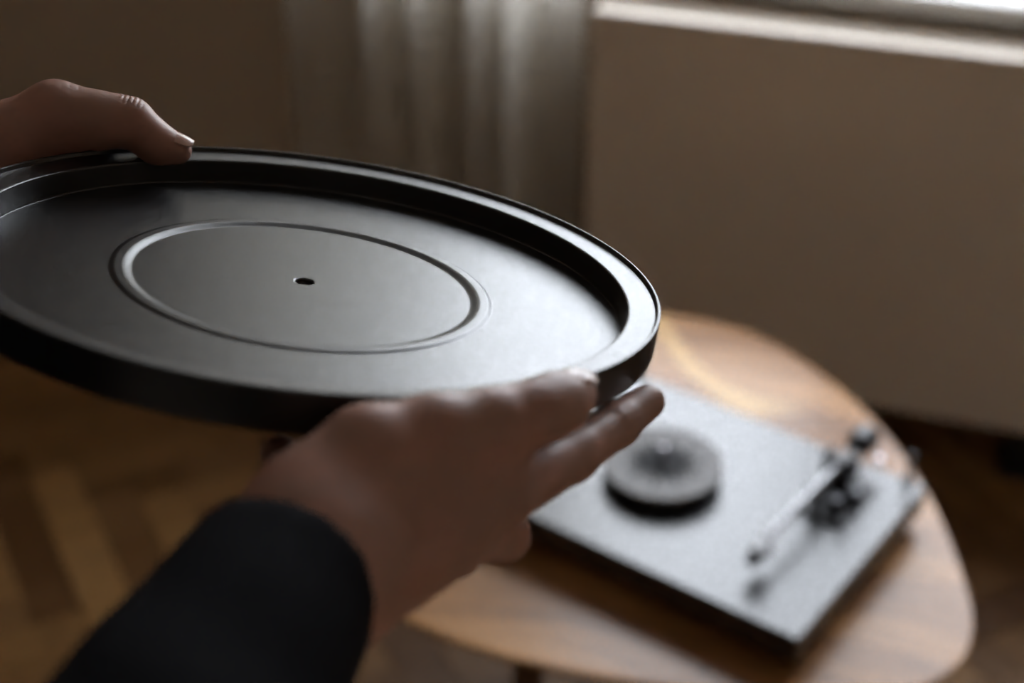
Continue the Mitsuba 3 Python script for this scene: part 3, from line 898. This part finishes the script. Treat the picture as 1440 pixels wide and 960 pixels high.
put('person__hair', surface_nets(hair_fn, HC - [0.17, 0.17, 0.20], HC + [0.17, 0.17, 0.17], 0.006), 'hair', True)
for s in (-1, 1):
    e = trimesh.creation.icosphere(3, 0.0120)
    e.apply_translation(HD(s * 0.031, 0.0655, 0.004))
    put('person__eye', e, 'eye', True)
    e = trimesh.creation.icosphere(2, 0.0052)
    e.apply_translation(HD(s * 0.031, 0.0733, 0.001))
    put('person__iris', e, 'iris', True)
    f0, f1 = PB(s * 0.098, -0.05, 0.0), PB(s * 0.105, 0.14, 0.0)

    def shoe_fn(p):
        d = smin(capsule(p, f0 + [0, 0, 0.045], f1 + [0, 0, 0.026], 0.042, 0.038), capsule(p, f0 + [0, 0, 0.05] + PF * 0.02, f0 + [0, 0, 0.10] + PF * 0.02, 0.042, 0.046), 0.03)
        return smax(smax(d, 0.0005 - p[..., 2], 0.004), p[..., 2] - 0.105, 0.004)
    lo = np.minimum(f0, f1) - [0.07, 0.07, 0.01]
    put('person__shoe', surface_nets(shoe_fn, lo, np.maximum(f0, f1) + [0.07, 0.07, 0.13], 0.006), 'rubber', True)
lp = cat(*[trimesh.creation.icosphere(3, 1.0).apply_transform(np.vstack([np.c_[MH * np.array(r_), HD(0, b_, c_)], [0, 0, 0, 1]])) for r_, b_, c_ in (((0.022, 0.008, 0.0045), 0.0838, -0.0555), ((0.018, 0.008, 0.005), 0.0818, -0.0652))])
put('person__lips', lp, 'lip', True)


def nail(base, tip, up, r, length, width, back=0.0):
    """a curved nail plate lying on the back of a finger tip"""
    base, tip, up = (np.asarray(a, float) for a in (base, tip, up))
    ax = (tip - base) / np.linalg.norm(tip - base)
    up = up - ax * (up @ ax)
    up /= np.linalg.norm(up)
    sd_ = np.cross(up, ax)
    nu, nv = 14, 15
    amax = width / 2 / r
    A = np.zeros((nu, nv, 3))
    B = A.copy()
    for i in range(nu):
        s_ = i / (nu - 1)
        wi = amax * (1 - abs(2 * s_ - 1) ** 5 * 0.45)
        for j in range(nv):
            a = (2 * j / (nv - 1) - 1) * wi
            rad = r * (1 - 0.30 * s_ ** 2.5)
            c_ = tip + ax * (back + length * (s_ - 1)) + rad * (math.cos(a) * up + math.sin(a) * sd_)
            nrm = math.cos(a) * up + math.sin(a) * sd_
            lift = 0.0002 + 0.0008 * s_
            A[i, j], B[i, j] = c_ + nrm * (lift - 0.0012), c_ + nrm * lift
    return sheet(A, B)


lj = {k: PL(v[:3]) for k, v in LH.items()}
rj = {k: PL(v[:3]) for k, v in RH.items()}
put('person__thumbnail', nail(lj['tdist'], lj['ttip'], 0.93 * N_ + 0.12 * E1 - 0.12 * E2, 0.0080, 0.0135, 0.0118, 0.0058), 'nail', 50)
put('person__thumbnail', nail(rj['tdist'], rj['ttip'], 0.9 * N_ + 0.25 * E1 + 0.2 * E2, 0.0099, 0.0125, 0.0130, 0.0062), 'nail', 50)
for J_, jn, a_, b_, offs, reach in ((lj, 'tIP', 'tMCP', 'ttip', ((-0.0075, 1.2), (-0.0052, 1.8), (-0.0030, 2.2), (-0.0008, 1.8), (0.0016, 2.2), (0.0040, 1.6), (0.0066, 1.0)), 0.0135),
                                   (lj, 'tMCP', 'tmeta', 'tIP', ((0.002, 0.4), (0.006, 0.6), (0.0095, 0.7), (0.013, 0.5)), 0.022), (lj, 'tdist', 'tIP', 'ttip', ((-0.004, 0.9), (-0.001, 0.7)), 0.011),
                                   (rj, 'tIP', 'tMCP', 'ttip', ((-0.003, 1.8), (0.0, 2.0), (0.003, 1.8)), 0.013), (rj, 'iPIP', 'iMCP', 'iDIP', ((-0.003, 1.6), (0.0, 2.0), (0.003, 1.6)), 0.012),
                                   (rj, 'iDIP', 'iPIP', 'itip', ((-0.001, 1.6), (0.0015, 1.6)), 0.010)):
    ax_ = J_[b_] - J_[a_]
    ax_ = ax_ / np.linalg.norm(ax_)
    CREASES.append(([float(v) for v in J_[jn]], [float(v) for v in ax_], offs, reach))
tag('person', 'person in a black sweater holding the black platter up with both hands', 'person')
